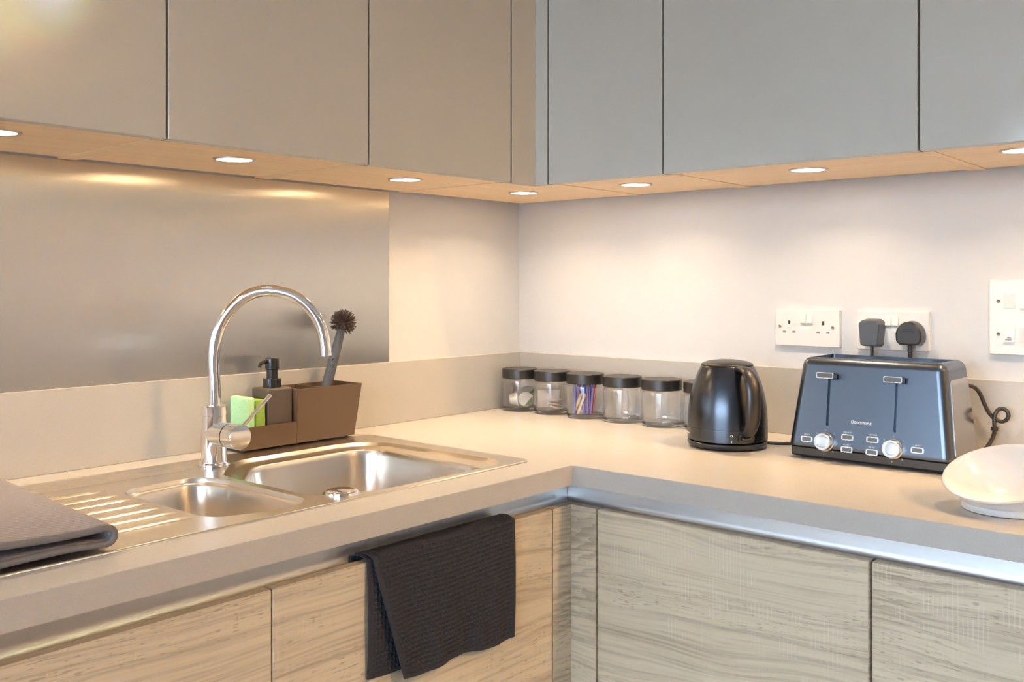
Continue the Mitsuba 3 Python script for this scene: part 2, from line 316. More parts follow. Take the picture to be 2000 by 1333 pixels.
for sx, sy in lamps:
    t = thing('downlight', f'round lit downlight recessed under the wall cabinets, {where[sx]}', 'downlight', 'lamps under the wall cabinets')
    part(t, 'rim', at(ring, sx, sy, ZS + 0.0015), 'mat_lamp_rim', 30)
    part(t, 'lens', ply(at(trimesh.creation.cylinder(0.0283, 0.002, sections=40), sx, sy, ZS + 0.0025), 'mat_white_plastic', emitter={'type': 'area', 'radiance': {'type': 'rgb', 'value': LED}}), None)
    scene[f'beam_{len(beams):03d}'] = {'type': 'spot', 'to_world': T().look_at(origin=[sx, sy, ZS + 0.0010], target=[sx, sy, 0.0], up=[1, 0, 0]), 'intensity': {'type': 'rgb', 'value': SPOT}, 'cutoff_angle': 67.0, 'beam_width': 17.0}
    beams.append(t)
for cx, cy in ((-0.45, -2.35), (-0.45, -3.0)):
    t = thing('ceiling_lamp', 'round recessed ceiling lamp out in the room, ' + ('nearer the kitchen corner' if cy > -2.5 else 'farther from the kitchen corner'), 'ceiling lamp', 'ceiling lamps of the room')
    part(t, 'rim', at(lathe([(0.06, 0.0), (0.075, 0.0), (0.075, 0.012), (0.06, 0.012), (0.06, 0.0)], 40), cx, cy, ZC - 0.0125), 'mat_white_plastic', 30)
    part(t, 'lens', dict(ply(at(trimesh.creation.cylinder(0.0595, 0.004, sections=40), cx, cy, ZC - 0.008), 'mat_white_plastic', emitter={'type': 'area', 'radiance': {'type': 'rgb', 'value': CEIL}})), None)

# ---------------------------------------------------------------- base cabinets, handle rails
BL, BR, ZB = -0.58, -0.54, -0.0725
ZK = ZF + 0.12
def base_cab(run, a, b, label, side_top=-0.20):
    t = thing('base_cabinet', label, 'cabinet')
    f = BL if run == 'L' else BR
    def B(u0, u1, w0, w1, z0, z1, c=0.0006):
        return cbox(u0, u1, w0, w1, z0, z1, c) if run == 'L' else cbox(w0, w1, u0, u1, z0, z1, c)
    g = 0.0008 if run == 'L' else G
    part(t, 'door', B(a + g, b - g, f, f + 0.018, ZK, ZB, 0.0016), 'mat_oak')
    for u in (a + 0.0003, b - 0.0163): part(t, 'side_panel', B(u, u + 0.016, f + 0.0215, -0.03, ZK, side_top), 'mat_carcass')
    part(t, 'floor_panel', B(a + 0.0165, b - 0.0165, f + 0.0215, -0.03, ZK, ZK + 0.016), 'mat_carcass')
    if run == 'R':
        for u in (a, b - G): part(t, 'gap_strip', B(u + 0.0001, u + G, f + 0.010, f + 0.0205, ZK, ZB - 0.0006, 0.0001), 'mat_dark_gap')
    part(t, 'plinth', B(a + 0.0003, b - 0.0003, f + 0.06, f + 0.076, ZF + 0.0003, ZK - 0.001), 'mat_oak')
base_cab('L', -1.7466, -1.1448, 'oak base cabinet at the lower left, under the draining board')
base_cab('L', -1.1448, -0.590, 'oak base cabinet under the sink bowls, with a towel over its door')
base_cab('R', -1.092, -0.6336, 'oak base cabinet under the kettle side of the right worktop')
base_cab('R', -1.5504, -1.092, 'oak base cabinet at the lower right corner, under the white bowl')
t = thing('corner_post', 'narrow oak corner post of two strips between the base cabinets', 'corner post')
part(t, 'strip', cbox(-0.590 + 0.0008, BR - 0.00005, BL, BL + 0.018, ZK, ZB, 0.0003), 'mat_oak')
part(t, 'strip', cbox(BR, BR + 0.018, -0.6336 + G, BL + 0.017, ZK, ZB, 0.0004), 'mat_oak')
prof = np.array([(0.0, -TH - 0.0006), (0.0, -0.066), (-0.002, -0.074), (-0.0075, -0.0795), (-0.013, -0.0815), (-0.013, -0.084), (-0.006, -0.0835), (0.001, -0.0785), (0.0025, -0.070), (0.0025, -TH - 0.0006)])
rp = Polygon(prof + [0.0, 0.0])
RY, RX = -0.545, -0.505
m = trimesh.creation.extrude_polygon(rp, 1.0, engine='earcut')
left = frame(m, (XL, RY, 0), np.array([0, 1.0, 0]), np.array([0, 0, 1.0]), np.array([-XL + RX - 0.0005, 0, 0]))
right = frame(m, (RX, YR, 0), np.array([1.0, 0, 0]), np.array([0, 0, 1.0]), np.array([0, RY - YR - 0.0005, 0]))
single('handle_rail', 'brushed aluminium handle channel below the worktop on the sink side', 'handle rail', left, 'mat_alu', 40)
single('handle_rail', 'brushed aluminium handle channel below the worktop on the toaster side', 'handle rail', right, 'mat_alu', 40)

# ---------------------------------------------------------------- sink
SX0, SX1, SY0, SY1 = -1.58, -0.578, -0.526, -0.083
deck_poly = rrect(SX0, SX1, SY0, SY1, 0.022, 10)
t = thing('sink', 'stainless steel sink with one and a half bowls and a ribbed drainer', 'sink')
ZD = 0.0016
inner = deck_poly.buffer(-0.006)
part(t, 'deck', ext(inner.difference(big_out).difference(small_out), ZD - 0.0010, ZD), 'mat_sink')
th, ro = star(deck_poly, (-1.08, -0.3045), 400); _, ri = star(inner, (-1.08, -0.3045), 400)
def loop(c, th, r, z): return np.c_[c[0] + r * np.cos(th), c[1] + r * np.sin(th), np.full(len(th), z)]
c0 = (-1.08, -0.3045)
part(t, 'rim', loft([loop(c0, th, ro, 0.0002), loop(c0, th, ro - 0.0006, 0.0014), loop(c0, th, ro * 0.7 + ri * 0.3, 0.0026), loop(c0, th, ro * 0.3 + ri * 0.7, 0.0026), loop(c0, th, ri, ZD)], False), 'mat_sink', 50)
def bowl(c, pin, pout, depth, name):
    th, a = star(pout, c); _, b = star(pin, c)
    L = lambda r, z: loop(c, th, r, z)
    w = a - b
    rings = [L(a, ZD), L(a - np.minimum(0.002, 0.2 * w), ZD - 0.0006), L(a - np.minimum(0.007, 0.35 * w), -0.0045), L(a - np.minimum(0.012, 0.5 * w), -0.0062), L(b + np.minimum(0.006, 0.25 * w), -0.0072),
             L(b + np.minimum(0.002, 0.1 * w), -0.0082), L(b - 0.0005, -0.011), L(b - 0.002, -0.018)]
    for s, z in ((0.955, 0.45), (0.925, 0.72), (0.895, 0.85), (0.85, 0.93), (0.78, 0.975), (0.68, 0.995), (0.3, 1.01), (0.16, 1.015)):
        rings.append(L((b - 0.002) * s, -depth * z))
    k = part(t, name, loft(rings), 'mat_sink', 60)
    part(t, 'waste', at(lathe([(0.0, 0.004), (0.012, 0.004), (0.016, 0.002), (0.03, 0.002), (0.033, 0.0004)], 32), c[0], c[1], -depth * 1.012), 'mat_chrome', 40)
bowl(BIG_C, big_in, big_out, 0.155, 'main_bowl')
bowl(SMALL_C, small_in, small_out, 0.095, 'half_bowl')
for y in (-0.208, -0.251, -0.289, -0.329, -0.369, -0.408, -0.448):
    xe = -1.176; n = 40
    xx = np.linspace(xe, SX0 + 0.03, n); prof_w = 0.0075
    s = np.linspace(-1, 1, 13)
    e = np.clip((xe - xx) / 0.02, 0, 1) ** 0.5 * np.clip((xx - SX0 - 0.03) / 0.02, 0, 1) ** 0.5
    Pt = np.stack([np.repeat(xx[:, None], 13, 1), y + prof_w * s[None] * (0.35 + 0.65 * e[:, None]), ZD + 0.0002 + 0.0028 * (1 - s[None] ** 2) * e[:, None]], -1)
    part(t, 'drainer_rib', grid(Pt), 'mat_sink', True)
xx = np.linspace(-1.005, SX0 + 0.02, 40); s = np.linspace(-1, 1, 13); e = np.clip((-1.005 - xx) / 0.06, 0, 1) ** 0.5
part(t, 'drainer_ledge', grid(np.stack([np.repeat(xx[:, None], 13, 1), -0.140 - 0.012 * (1 - e[:, None]) + 0.019 * s[None] * (0.25 + 0.75 * e[:, None]), ZD + 0.0002 + 0.0026 * (1 - s[None] ** 2) * e[:, None]], -1)), 'mat_sink', True)
part(t, 'waste_knob', at(lathe([(0.0, 0.0052), (0.018, 0.0050), (0.0222, 0.0042), (0.0235, 0.0028), (0.0235, 0.0), (0.028, -0.0), (0.0285, -0.0012)], 48), -0.9575, -0.4815, ZD + 0.0002), 'mat_chrome', 40, label='round chrome waste knob')

# ---------------------------------------------------------------- tap
bx, by = -0.9607, -0.1484
t = thing('tap', 'chrome swan-neck mixer tap standing on the back of the sink', 'tap')
Z0 = ZD + 0.0003
part(t, 'base_ring', at(lathe([(0, 0), (0.0265, 0.0), (0.0265, 0.003), (0.0245, 0.0055), (0.0, 0.0055)], 56), bx, by, Z0), 'mat_chrome', 30)
part(t, 'body', at(lathe([(0, 0.0055), (0.0208, 0.0055), (0.0208, 0.0828), (0.0203, 0.0832), (0.0203, 0.0842), (0.0208, 0.0846), (0.0208, 0.0985), (0.0200, 0.0995), (0.0, 0.0995)], 64), bx, by, Z0), 'mat_chrome', 30)
ph = math.radians(-46)
arc = [(0.0, 0.0995), (0.0, 0.15), (0.0008, 0.2), (0.0048, 0.221), (0.0121, 0.2395), (0.0257, 0.2609), (0.0442, 0.2795), (0.0658, 0.2907), (0.0812, 0.2941), (0.0967, 0.2942), (0.1152, 0.2910), (0.1369, 0.2825), (0.1572, 0.2666), (0.1714, 0.2472), (0.1800, 0.2255), (0.1842, 0.2037), (0.1860, 0.1842)]
pth = spline([(bx + s * math.cos(ph), by + s * math.sin(ph), z) for s, z in arc], 110)
part(t, 'spout', tube(pth, 0.0096, 32), 'mat_chrome', 40)
barrel = lathe([(0, 0.0), (0.0202, 0.0), (0.0202, 0.047), (0.0, 0.047)], 56)
knob = lathe([(0, 0.0), (0.0196, 0.0), (0.0205, 0.0012), (0.0205, 0.0285), (0.0196, 0.0298), (0.0, 0.0298)], 56)
ey = (np.array([1.0, 0, 0]), np.array([0, 0, 1.0]), np.array([0, -1.0, 0]))
part(t, 'barrel', frame(barrel, (bx, by, 0.0555), *ey), 'mat_chrome', 30)
part(t, 'knob', frame(knob, (bx, by - 0.0485, 0.0555), *ey), 'mat_chrome', 30)
l0, l1 = np.array([bx + 0.010, by - 0.0665, 0.0700]), np.array([-0.8955, -0.215, 0.1184])
part(t, 'lever', tube(np.array([l0 + (l1 - l0) * s for s in (0, 0.33, 0.66, 0.985, 1.0)]), [0.0030, 0.0032, 0.0038, 0.0042, 0.0030], 16, flat=[0.0028, 0.0028, 0.0030, 0.0032, 0.0022]), 'mat_chrome', 40)

# ---------------------------------------------------------------- washing-up caddy and what stands in it
t = thing('caddy', 'dark brown plastic washing-up caddy behind the sink', 'caddy')
def quadbox(x0, x1, y0, y1, z0, z1, X0=None, X1=None, Y0=None, Y1=None, c=0.0):
    """box whose top rectangle differs from its bottom one"""
    X0, X1, Y0, Y1 = (a if b is None else b for a, b in ((x0, X0), (x1, X1), (y0, Y0), (y1, Y1)))
    return hull([(x, y, z0) for x in (x0, x1) for y in (y0, y1)] + [(x, y, z1) for x in (X0, X1) for y in (Y0, Y1)])
ZC0, ZC1, ZCL = 0.0055, 0.1085, 0.047
outer = mf(quadbox(-0.752, -0.6135, -0.092, -0.024, ZC0, ZC1, -0.757, -0.604, -0.104, -0.018))
w = 0.0022
for a, b in ((-0.750, -0.7040), (-0.7015, -0.608)):
    outer -= mf(quadbox(max(a, -0.752 + w), min(b, -0.6135 - w) if b > -0.62 else b, -0.092 + w, -0.024 - w, ZC0 + w, ZC1 + 0.001, a - 0.003 if a < -0.74 else a, b - 0.0 if b < -0.65 else -0.604 - w, -0.104 + w, -0.018 - w))
part(t, 'tall_box', tm(outer), 'mat_caddy')
tray = mf(quadbox(-0.868, -0.7525, -0.092, -0.024, ZC0, ZCL, -0.872, -0.7546, -0.0968, -0.0215)) - mf(quadbox(-0.868 + w, -0.7525 - w, -0.092 + w, -0.024 - w, ZC0 + w, ZCL + 0.001, -0.872 + w, -0.7546 - w, -0.0968 + w, -0.0215 - w))
part(t, 'tray', tm(tray), 'mat_caddy')
for x in (-0.625, -0.745, -0.860):
    for y in (-0.081 if x > -0.8 else -0.079, -0.032): part(t, 'foot', at(trimesh.creation.cylinder(0.0035, 0.0034, sections=16), x, y, 0.0019 + (0.0027 if y < -0.08 else 0) * 0 + 0.0018), 'mat_black_matte')
t = thing('soap_dispenser', 'dark grey square soap dispenser with a black pump, in the caddy', 'soap dispenser')
sb = rb(-0.8125, -0.7575, -0.0880, -0.0335, 0.0082, 0.1120, 0.0045)
part(t, 'bottle', sb, 'mat_ceramic_grey', 35)
px, py = -0.7850, -0.0605
part(t, 'collar', at(lathe([(0, 0.1121), (0.0168, 0.1121), (0.0168, 0.1270), (0.0160, 0.1285), (0, 0.1285)], 40), px, py), 'mat_black_gloss', 30)
part(t, 'pump_head', at(lathe([(0, 0.1286), (0.0105, 0.1286), (0.0105, 0.1450), (0.0128, 0.1462), (0.0128, 0.1645), (0.0118, 0.1668), (0.0, 0.1675)], 40), px, py), 'mat_black_gloss', 30)
part(t, 'nozzle', tube(spline([(px - 0.011, py, 0.160), (px - 0.020, py - 0.003, 0.1600), (px - 0.029, py - 0.006, 0.1575), (px - 0.033, py - 0.0075, 0.1515)], 14), [0.0034] * 10 + [0.0031] * 4, 12), 'mat_black_gloss', 40)
def soft_block(x0, x1, y0, y1, z0, z1, rz, seed):
    m = tm(mf(rb(x0, x1, y0, y1, z0, z1, 0.003, 6)).refine_to_length(0.005))
    m.vertices += (meshkit.fbm(m.vertices * 120, 2, seed)[:, None] - 0.5) * 0.0012 * m.vertex_normals
    c = m.centroid; m.apply_translation(-c); m.apply_transform(trimesh.transformations.rotation_matrix(rz, (0, 0, 1))); m.apply_translation(c); return m
single('sponge', 'light green sponge leaning in the caddy behind the tap lever', 'sponge', soft_block(-0.8560, -0.8400, -0.0870, -0.0300, 0.0095, 0.0990, 0.0, 1), 'mat_sponge', True)
single('sponge', 'darker yellow-green sponge squeezed between the light one and the soap dispenser', 'sponge', soft_block(-0.8370, -0.8165, -0.0860, -0.0340, 0.0095, 0.0935, 0.0, 2), 'mat_scourer', True)
t = thing('dish_brush', 'dark grey dish brush standing head up in the caddy', 'dish brush')
b0, b1 = np.array([-0.6875, -0.060, 0.0110]), np.array([-0.6210, -0.062, 0.2180])
part(t, 'handle', tube(np.array([b0 + (b1 - b0) * s for s in np.linspace(0, 1, 24)]), np.interp(np.linspace(0, 1, 24), [0, 0.03, 0.4, 0.8, 1], [0.006, 0.0105, 0.0110, 0.0095, 0.0078]), 20), 'mat_brush_grey', 50)
ax = (b1 - b0) / np.linalg.norm(b1 - b0)
toward = np.array([-0.62, -0.78, 0.0]); toward -= ax * (toward @ ax); toward /= np.linalg.norm(toward)
for s in (0.52, 0.575, 0.63, 0.685):
    c = b0 + (b1 - b0) * s + toward * 0.0104; o = np.cross(toward, ax)
    part(t, 'grip_dot', frame(lathe([(0, 0.0008), (0.0026, 0.0006), (0.0034, 0.0)], 20), c, o, ax, np.cross(o, ax)), 'mat_black_gloss', True)
rng = np.random.default_rng(4)
hc = b1 + ax * 0.0115
core = trimesh.creation.icosphere(3, 0.0125); core.apply_translation(hc - ax * 0.006)
part(t, 'head', core, 'mat_bristle', True)
bm = []
for k in range(190):
    z = 1 - 1.72 * (k + 0.5) / 190; a = k * 2.39996; v = np.array([math.sqrt(1 - z * z) * math.cos(a), math.sqrt(1 - z * z) * math.sin(a), z])
    u1 = np.cross(ax, [0, 1, 0]); u1 /= np.linalg.norm(u1); u2 = np.cross(ax, u1)
    d = v[0] * u1 + v[1] * u2 + v[2] * ax; d = d + rng.normal(0, 0.07, 3); d /= np.linalg.norm(d)
    L = 0.0265 + rng.uniform(-0.002, 0.0015)
    bm.append(tube(np.array([hc + d * s - ax * 0.004 * (1 - s / L) for s in (0.008, 0.016, L)]), [0.0012, 0.0012, 0.0010], 6))
part(t, 'bristles', cat_(*bm), 'mat_bristle', True, kind='stuff')

# ---------------------------------------------------------------- glass jars
JR, JH = 0.0425, 0.083
outer_p = [(JR - 0.0035, 0.0096), (JR - 0.0008, 0.0108), (JR, 0.0135), (JR, JH - 0.012), (JR - 0.0015, JH - 0.008), (JR - 0.005, JH - 0.0045), (JR - 0.005, JH)]
inner_p = [(JR - 0.0055, 0.0100), (JR - 0.0032, 0.0115), (JR - 0.0025, 0.014), (JR - 0.0025, JH - 0.014), (JR - 0.006, JH - 0.006), (JR - 0.0075, JH)]
glass_m = lathe(outer_p + inner_p[::-1], 72)
base_m = lathe([(0.0, 0.0016), (JR - 0.016, 0.0016), (JR - 0.010, 0.0006), (JR - 0.004, 0.0006), (JR - 0.001, 0.0022), (JR, 0.0050), (JR - 0.0003, 0.0085), (JR - 0.0035, 0.0095), (JR - 0.006, 0.0092), (JR - 0.012, 0.0082), (0.0, 0.0080)], 72)
lid_m = lathe([(0.0, JH + 0.0005), (JR - 0.001, JH + 0.0005), (JR - 0.001, JH - 0.0045), (JR + 0.0005, JH - 0.005), (JR + 0.0010, JH - 0.0035), (JR + 0.0010, JH + 0.0165), (JR, JH + 0.0180), (JR - 0.002, JH + 0.0185), (0.0, JH + 0.0185)], 72)
gl, bm_ = ply(glass_m, 'mat_glass', 30), ply(base_m, 'mat_solid_glass', 35)
lm = ply(lid_m, 'mat_black_satin', 25)
jars = [(-0.0745, -0.0665, 'glass jar holding white milk pods, nearest the corner'), (-0.0710, -0.1640, 'glass jar of paper sachets, second from the corner'), (-0.0740, -0.2640, 'glass jar of purple and blue sticks, third from the corner'),
        (-0.0725, -0.3660, 'empty glass jar just right of the jar of purple sticks'), (-0.0720, -0.4680, 'second empty glass jar, left of the one half hidden by the kettle'), (-0.0590, -0.5650, 'empty glass jar half hidden behind the kettle')]
for x, y, lab in jars:
    t = thing('glass_jar', lab, 'jar', 'jars with black lids')
    part(t, 'glass', gl, None, to=T().translate([x, y, 0.0]))
    part(t, 'glass_base', bm_, None, to=T().translate([x, y, 0.0]))
    part(t, 'lid', lm, None, to=T().translate([x, y, 0.0]), label='black lid')
# milk pods in the first jar
pod = lathe([(0, 0), (0.0105, 0.0), (0.0115, 0.001), (0.0148, 0.019), (0.0178, 0.0195), (0.0178, 0.0203), (0, 0.0203)], 32)
podlid = lathe([(0, 0.0204), (0.0176, 0.0204), (0.0176, 0.0208), (0, 0.0208)], 32)
def rot(m, ax_, ang): m = m.copy(); m.apply_transform(trimesh.transformations.rotation_matrix(ang, ax_)); return m
jx, jy = jars[0][:2]
ar, af = np.array([0.62, -0.785, 0]), np.array([-0.785, -0.62, 0])      # across the view, towards the room
for u, d, z, axr, ang, lab in ((-0.0255, -0.003, 0.0245, af, -1.45, 'milk pod lying on its side at the left of the first jar'), (0.0150, 0.000, 0.0215, ar, 1.25, 'milk pod with its printed lid facing out, front of the first jar'),
                            (0.0010, -0.0200, 0.0085, af, 0.0, 'milk pod standing upright at the back of the first jar'), (0.0190, -0.0170, 0.0290, ar, 0.55, 'milk pod propped up behind the one with the printed lid')):
    dx, dy = ar[0] * u + af[0] * d, ar[1] * u + af[1] * d
    t = thing('milk_pod', lab, 'milk pod', 'milk pods in the jar')
    part(t, 'cup', at(rot(pod, axr, ang), jx + dx, jy + dy, z), 'mat_pod', 30)
    part(t, 'lid', at(rot(podlid, axr, ang), jx + dx, jy + dy, z), 'mat_pod_lid', 30)
    if 'printed' in lab:
        seg = Polygon([(0.0165 * math.cos(a), 0.0165 * math.sin(a)) for a in np.linspace(3.6, 5.8, 20)])
        part(t, 'leaf_print', at(rot(ext(seg, 0.0209, 0.0211), axr, ang), jx + dx, jy + dy, z), 'mat_leaf_print')
# sachets
jx, jy = jars[1][:2]
for k in range(7):
    n = 9; s = np.linspace(-1, 1, n); S, R_ = np.meshgrid(s, s, indexing='ij')
    puff = 0.0018 * (1 - S ** 4) * (1 - R_ ** 4) + 0.0003
    hw, hh = 0.021, 0.016 + 0.0022 * (k % 3)
    bend = 0.003 * S ** 2
    topm = grid(np.stack([hw * S, hh * R_, puff + bend], -1)); botm = grid(np.stack([hw * S, hh * R_, -puff + bend], -1)); botm.invert()
    m = cat_(topm, botm)
    if k < 3: m = at(rot(rot(m, (1, 0, 0), 0.30 - 0.14 * k), (0, 0, 1), 0.5 * k), jx + 0.002, jy - 0.009, 0.0150 + 0.0075 * k)
    else: m = at(rot(rot(m, (0, 1, 0), 1.15 + 0.06 * k), (0, 0, 1), 0.9), jx + 0.010 - 0.0065 * (k - 3), jy + 0.009 + 0.0035 * (k - 4), 0.033)
    single('sachet', ('paper sachet lying flat' if k < 3 else 'paper sachet leaning upright') + f' in the second jar, {("lowest", "middle", "topmost", "innermost", "second inwards", "third inwards", "outermost")[k]} of its pile', 'sachet', m, 'mat_paper', True, group='paper sachets in the jar')
# sticks
jx, jy = jars[2][:2]
def stick(a, b, wd, th_, bsdf):
    a, b = np.array(a), np.array(b)
    n = 14; s = np.linspace(0, 1, n); p = a + (b - a) * s[:, None]
    return tube(p, wd * np.clip(np.minimum(s, 1 - s) * 12 + 0.75, 0, 1), 10, flat=np.full(n, th_) * np.clip(np.minimum(s, 1 - s) * 16 + 0.2, 0, 1))
sides = ['at the left', 'left of the middle', 'second left of the middle', 'in the middle', 'just right of the middle', 'right of the middle', 'second right of the middle', 'at the right', 'at the back left', 'at the back middle', 'at the back right']
for k in range(11):
    back = k >= 8
    u = (-0.024 + 0.0068 * k) if not back else (-0.014 + 0.013 * (k - 8))
    dep = (-0.010 + 0.004 * (k % 2)) if not back else 0.012
    rx, ry = 0.62, -0.785      # across the view
    fx, fy = -0.785, -0.62     # towards the room
    top = (jx + rx * u + fx * -dep, jy + ry * u + fy * -dep, 0.0745)
    bot = (jx + rx * (u * 0.55 + (-0.012 if k < 2 else 0.003)) + fx * (-dep * 1.6), jy + ry * (u * 0.55 + (-0.012 if k < 2 else 0.003)) + fy * (-dep * 1.6), 0.0095)
    bs = 'mat_red_foil' if k == 7 else ('mat_blue_foil' if k in (0, 3, 9) else 'mat_purple')
    nm = {'mat_red_foil': 'red', 'mat_blue_foil': 'blue', 'mat_purple': 'purple'}[bs]
    single('sugar_stick', f'{nm} foil stick standing in the third jar, {sides[k]} of the bunch', 'sugar stick', stick(top, bot, 0.0031, 0.0019, bs), bs, True, group='foil sticks in the jar')
for k, (u, d) in enumerate(((-0.027, 0.014), (-0.018, 0.018))):
    rx, ry, fx, fy = 0.62, -0.785, -0.785, -0.62
    single('stirrer', f'wooden stirrer leaning in front of the foil sticks, {("at the left of the jar", "nearer its middle")[k]}', 'stirrer',
        stick((jx + rx * (u + 0.018) + fx * d, jy + ry * (u + 0.018) + fy * d, 0.056), (jx + rx * u + fx * d, jy + ry * u + fy * d, 0.0098), 0.0036, 0.0009, None), 'mat_stick_wood', True, group='wooden stirrers in the jar')

# ---------------------------------------------------------------- kettle
kx, ky = -0.2166, -0.7033
t = thing('kettle', 'black satin jug kettle on its base, left of the toaster', 'kettle')
part(t, 'power_base', at(lathe([(0, 0.001), (0.066, 0.001), (0.072, 0.0035), (0.0740, 0.0075), (0.0742, 0.0120), (0.0725, 0.0135), (0.0, 0.0135)], 96), kx, ky), 'mat_black_metal', 30)
part(t, 'lower_band', at(lathe([(0, 0.0142), (0.0715, 0.0142), (0.0742, 0.0160), (0.0742, 0.0385), (0.0738, 0.0394), (0.0, 0.0394)], 96), kx, ky), 'mat_black_metal', 30)
pr = spline([(0.0740, 0.0396), (0.0736, 0.055), (0.0728, 0.069), (0.0700, 0.090), (0.0660, 0.108), (0.0600, 0.127), (0.0535, 0.143), (0.0488, 0.1515)], 40)
part(t, 'body', at(lathe([(0, 0.0396)] + [tuple(p) for p in pr] + [(0.0478, 0.1525), (0.0, 0.1525)], 96), kx, ky), 'mat_black_metal', 40)
part(t, 'lid', at(lathe([(0.0475, 0.1530), (0.0482, 0.1545), (0.0470, 0.1562), (0.0380, 0.1600), (0.0220, 0.1626), (0.0, 0.1634)], 80), kx, ky), 'mat_black_satin', 40)
ha = math.radians(-126); hd = np.array([math.cos(ha), math.sin(ha), 0.0])
def hp(r, z): return np.array([kx, ky, 0]) + hd * r + [0, 0, z]
hpath = spline([hp(0.046, 0.1490), hp(0.060, 0.1500), hp(0.080, 0.1475), hp(0.0965, 0.1350), hp(0.1040, 0.1100), hp(0.1045, 0.0800), hp(0.0990, 0.0530), hp(0.0885, 0.0385), hp(0.074, 0.0345)], 70)
w_ = np.interp(np.linspace(0, 1, 70), [0, 0.12, 0.35, 0.7, 0.93, 1], [0.010, 0.0115, 0.0135, 0.0140, 0.0115, 0.008])
part(t, 'handle', tube(hpath, w_, 24, flat=np.interp(np.linspace(0, 1, 70), [0, 0.2, 0.5, 0.9, 1], [0.005, 0.0065, 0.0080, 0.0075, 0.006])), 'mat_black_satin', 50)
sd = -hd
def spt(r, s, z): q = np.array([-sd[1], sd[0], 0]); return np.array([kx, ky, 0]) + sd * r + q * s + [0, 0, z]
part(t, 'spout', hull([spt(0.047, 0.018, 0.150), spt(0.047, -0.018, 0.150), spt(0.066, 0.004, 0.150), spt(0.066, -0.004, 0.150), spt(0.058, 0.010, 0.120), spt(0.058, -0.010, 0.120)]), 'mat_black_metal')
def cyl_pt(a, r, z): return np.array([kx + r * math.cos(a), ky + r * math.sin(a), z])
def on_band(m, a, r, z):
    o = cyl_pt(a, r, z); n = np.array([math.cos(a), math.sin(a), 0]); return frame(m, o, np.array([-n[1], n[0], 0]), np.array([0, 0, 1.0]), n)
part(t, 'switch_recess', on_band(at(rrect_m := ext(rrect(-0.016, 0.016, -0.0075, 0.0075, 0.004), 0, 0.0012)), ha + 0.02, 0.0738, 0.0262), 'mat_black_gloss')
part(t, 'switch', on_band(rb(-0.011, 0.009, -0.0035, 0.0035, 0.0, 0.0075, 0.003), ha + 0.02, 0.0745, 0.0250), 'mat_black_satin', 40)
am = math.radians(-146)
part(t, 'off_mark', on_band(ext(Point(0, 0).buffer(0.0022).difference(Point(0, 0).buffer(0.0012)), 0, 0.0005), am, 0.0741, 0.0300), 'mat_white_print')
part(t, 'on_mark', on_band(ext(sbox(-0.0005, -0.0021, 0.0005, 0.0021), 0, 0.0005), am, 0.0741, 0.0195), 'mat_white_print')
lt = meshkit.text_mesh('Goodmans', 0.0034, 0.0003); lt.apply_translation(-lt.bounds.mean(0) * [1, 1, 0])
lv = lt.vertices; aa = math.radians(-228) - 0.0 + lv[:, 0] / 0.0743
part(t, 'lettering', trimesh.Trimesh(np.c_[kx + (0.0742 + lv[:, 2]) * np.cos(aa), ky + (0.0742 + lv[:, 2]) * np.sin(aa), 0.0265 + lv[:, 1]], lt.faces, process=False), 'mat_white_print')
part(t, 'cord', tube(spline([(kx + 0.050, ky - 0.050, 0.006), (kx + 0.072, ky - 0.085, 0.0045), (-0.085, -0.835, 0.0040), (-0.060, -0.900, 0.0040), (-0.045, -0.940, 0.012)], 40), 0.0032, 12), 'mat_cable', True)

# ---------------------------------------------------------------- toaster
t = thing('toaster', 'black four-slice toaster with two levers and chrome knobs', 'toaster')
TB, TT = (-0.2475, -0.098, -1.1130, -0.8380, 0.022), (-0.2290, -0.106, -1.0985, -0.8530, 0.1765)
r = 0.016
cor = [(x + (r if i == 0 else -r), y + (r if j == 0 else -r), TB[4] + (0.004)) for i, x in enumerate(TB[:2]) for j, y in enumerate(TB[2:4])] + \
      [(x + (r if i == 0 else -r), y + (r if j == 0 else -r), TT[4] - r) for i, x in enumerate(TT[:2]) for j, y in enumerate(TT[2:4])]
tb = m3.Manifold.batch_hull([m3.Manifold.sphere(r, 40).translate([float(v) for v in c]) for c in cor]).trim_by_plane([0, 0, 1], TB[4])
lean = math.atan2(TT[0] - TB[0], TT[4] - TB[4] - 0.020)
def xf(z): return TB[0] + (z - TB[4] - 0.004) * math.tan(lean)
nx = np.array([-math.cos(lean), 0, math.sin(lean)]); up = np.array([math.sin(lean), 0, math.cos(lean)])
def face(m, y, z, out=0.0):
    return frame(m, np.array([xf(z), y, z]) + nx * out, np.array([0, -1.0, 0]), up, nx)
OX0, OX1, OY0, OY1 = -0.2140, -0.1210, -1.0830, -0.8680
tb -= mf(ext(rrect(OX0, OX1, OY0, OY1, 0.004), 0.105, 0.2))
for y, z0, z1 in ((-0.9080, 0.0610, 0.1500), (-1.0225, 0.0610, 0.1500)):
    tb -= mf(face(ext(rrect(-0.0024, 0.0024, 0, z1 - z0, 0.0022), -0.011, 0.02), y, z0))
part(t, 'body', tm(tb), 'mat_toaster', 25)
part(t, 'base', cbox(-0.2430, -0.103, -1.1090, -0.8420, 0.0035, 0.0216, 0.003), 'mat_black_satin')
for x in (-0.225, -0.12):
    for y in (-1.09, -0.861): part(t, 'foot', at(lathe([(0, 0.0004), (0.007, 0.0004), (0.008, 0.001), (0.008, 0.0033), (0, 0.0033)], 20), x, y), 'mat_black_matte', 30)
pl_ = rrect(OX0 + 0.0005, OX1 - 0.0005, OY0 + 0.0005, OY1 - 0.0005, 0.004); slots = []
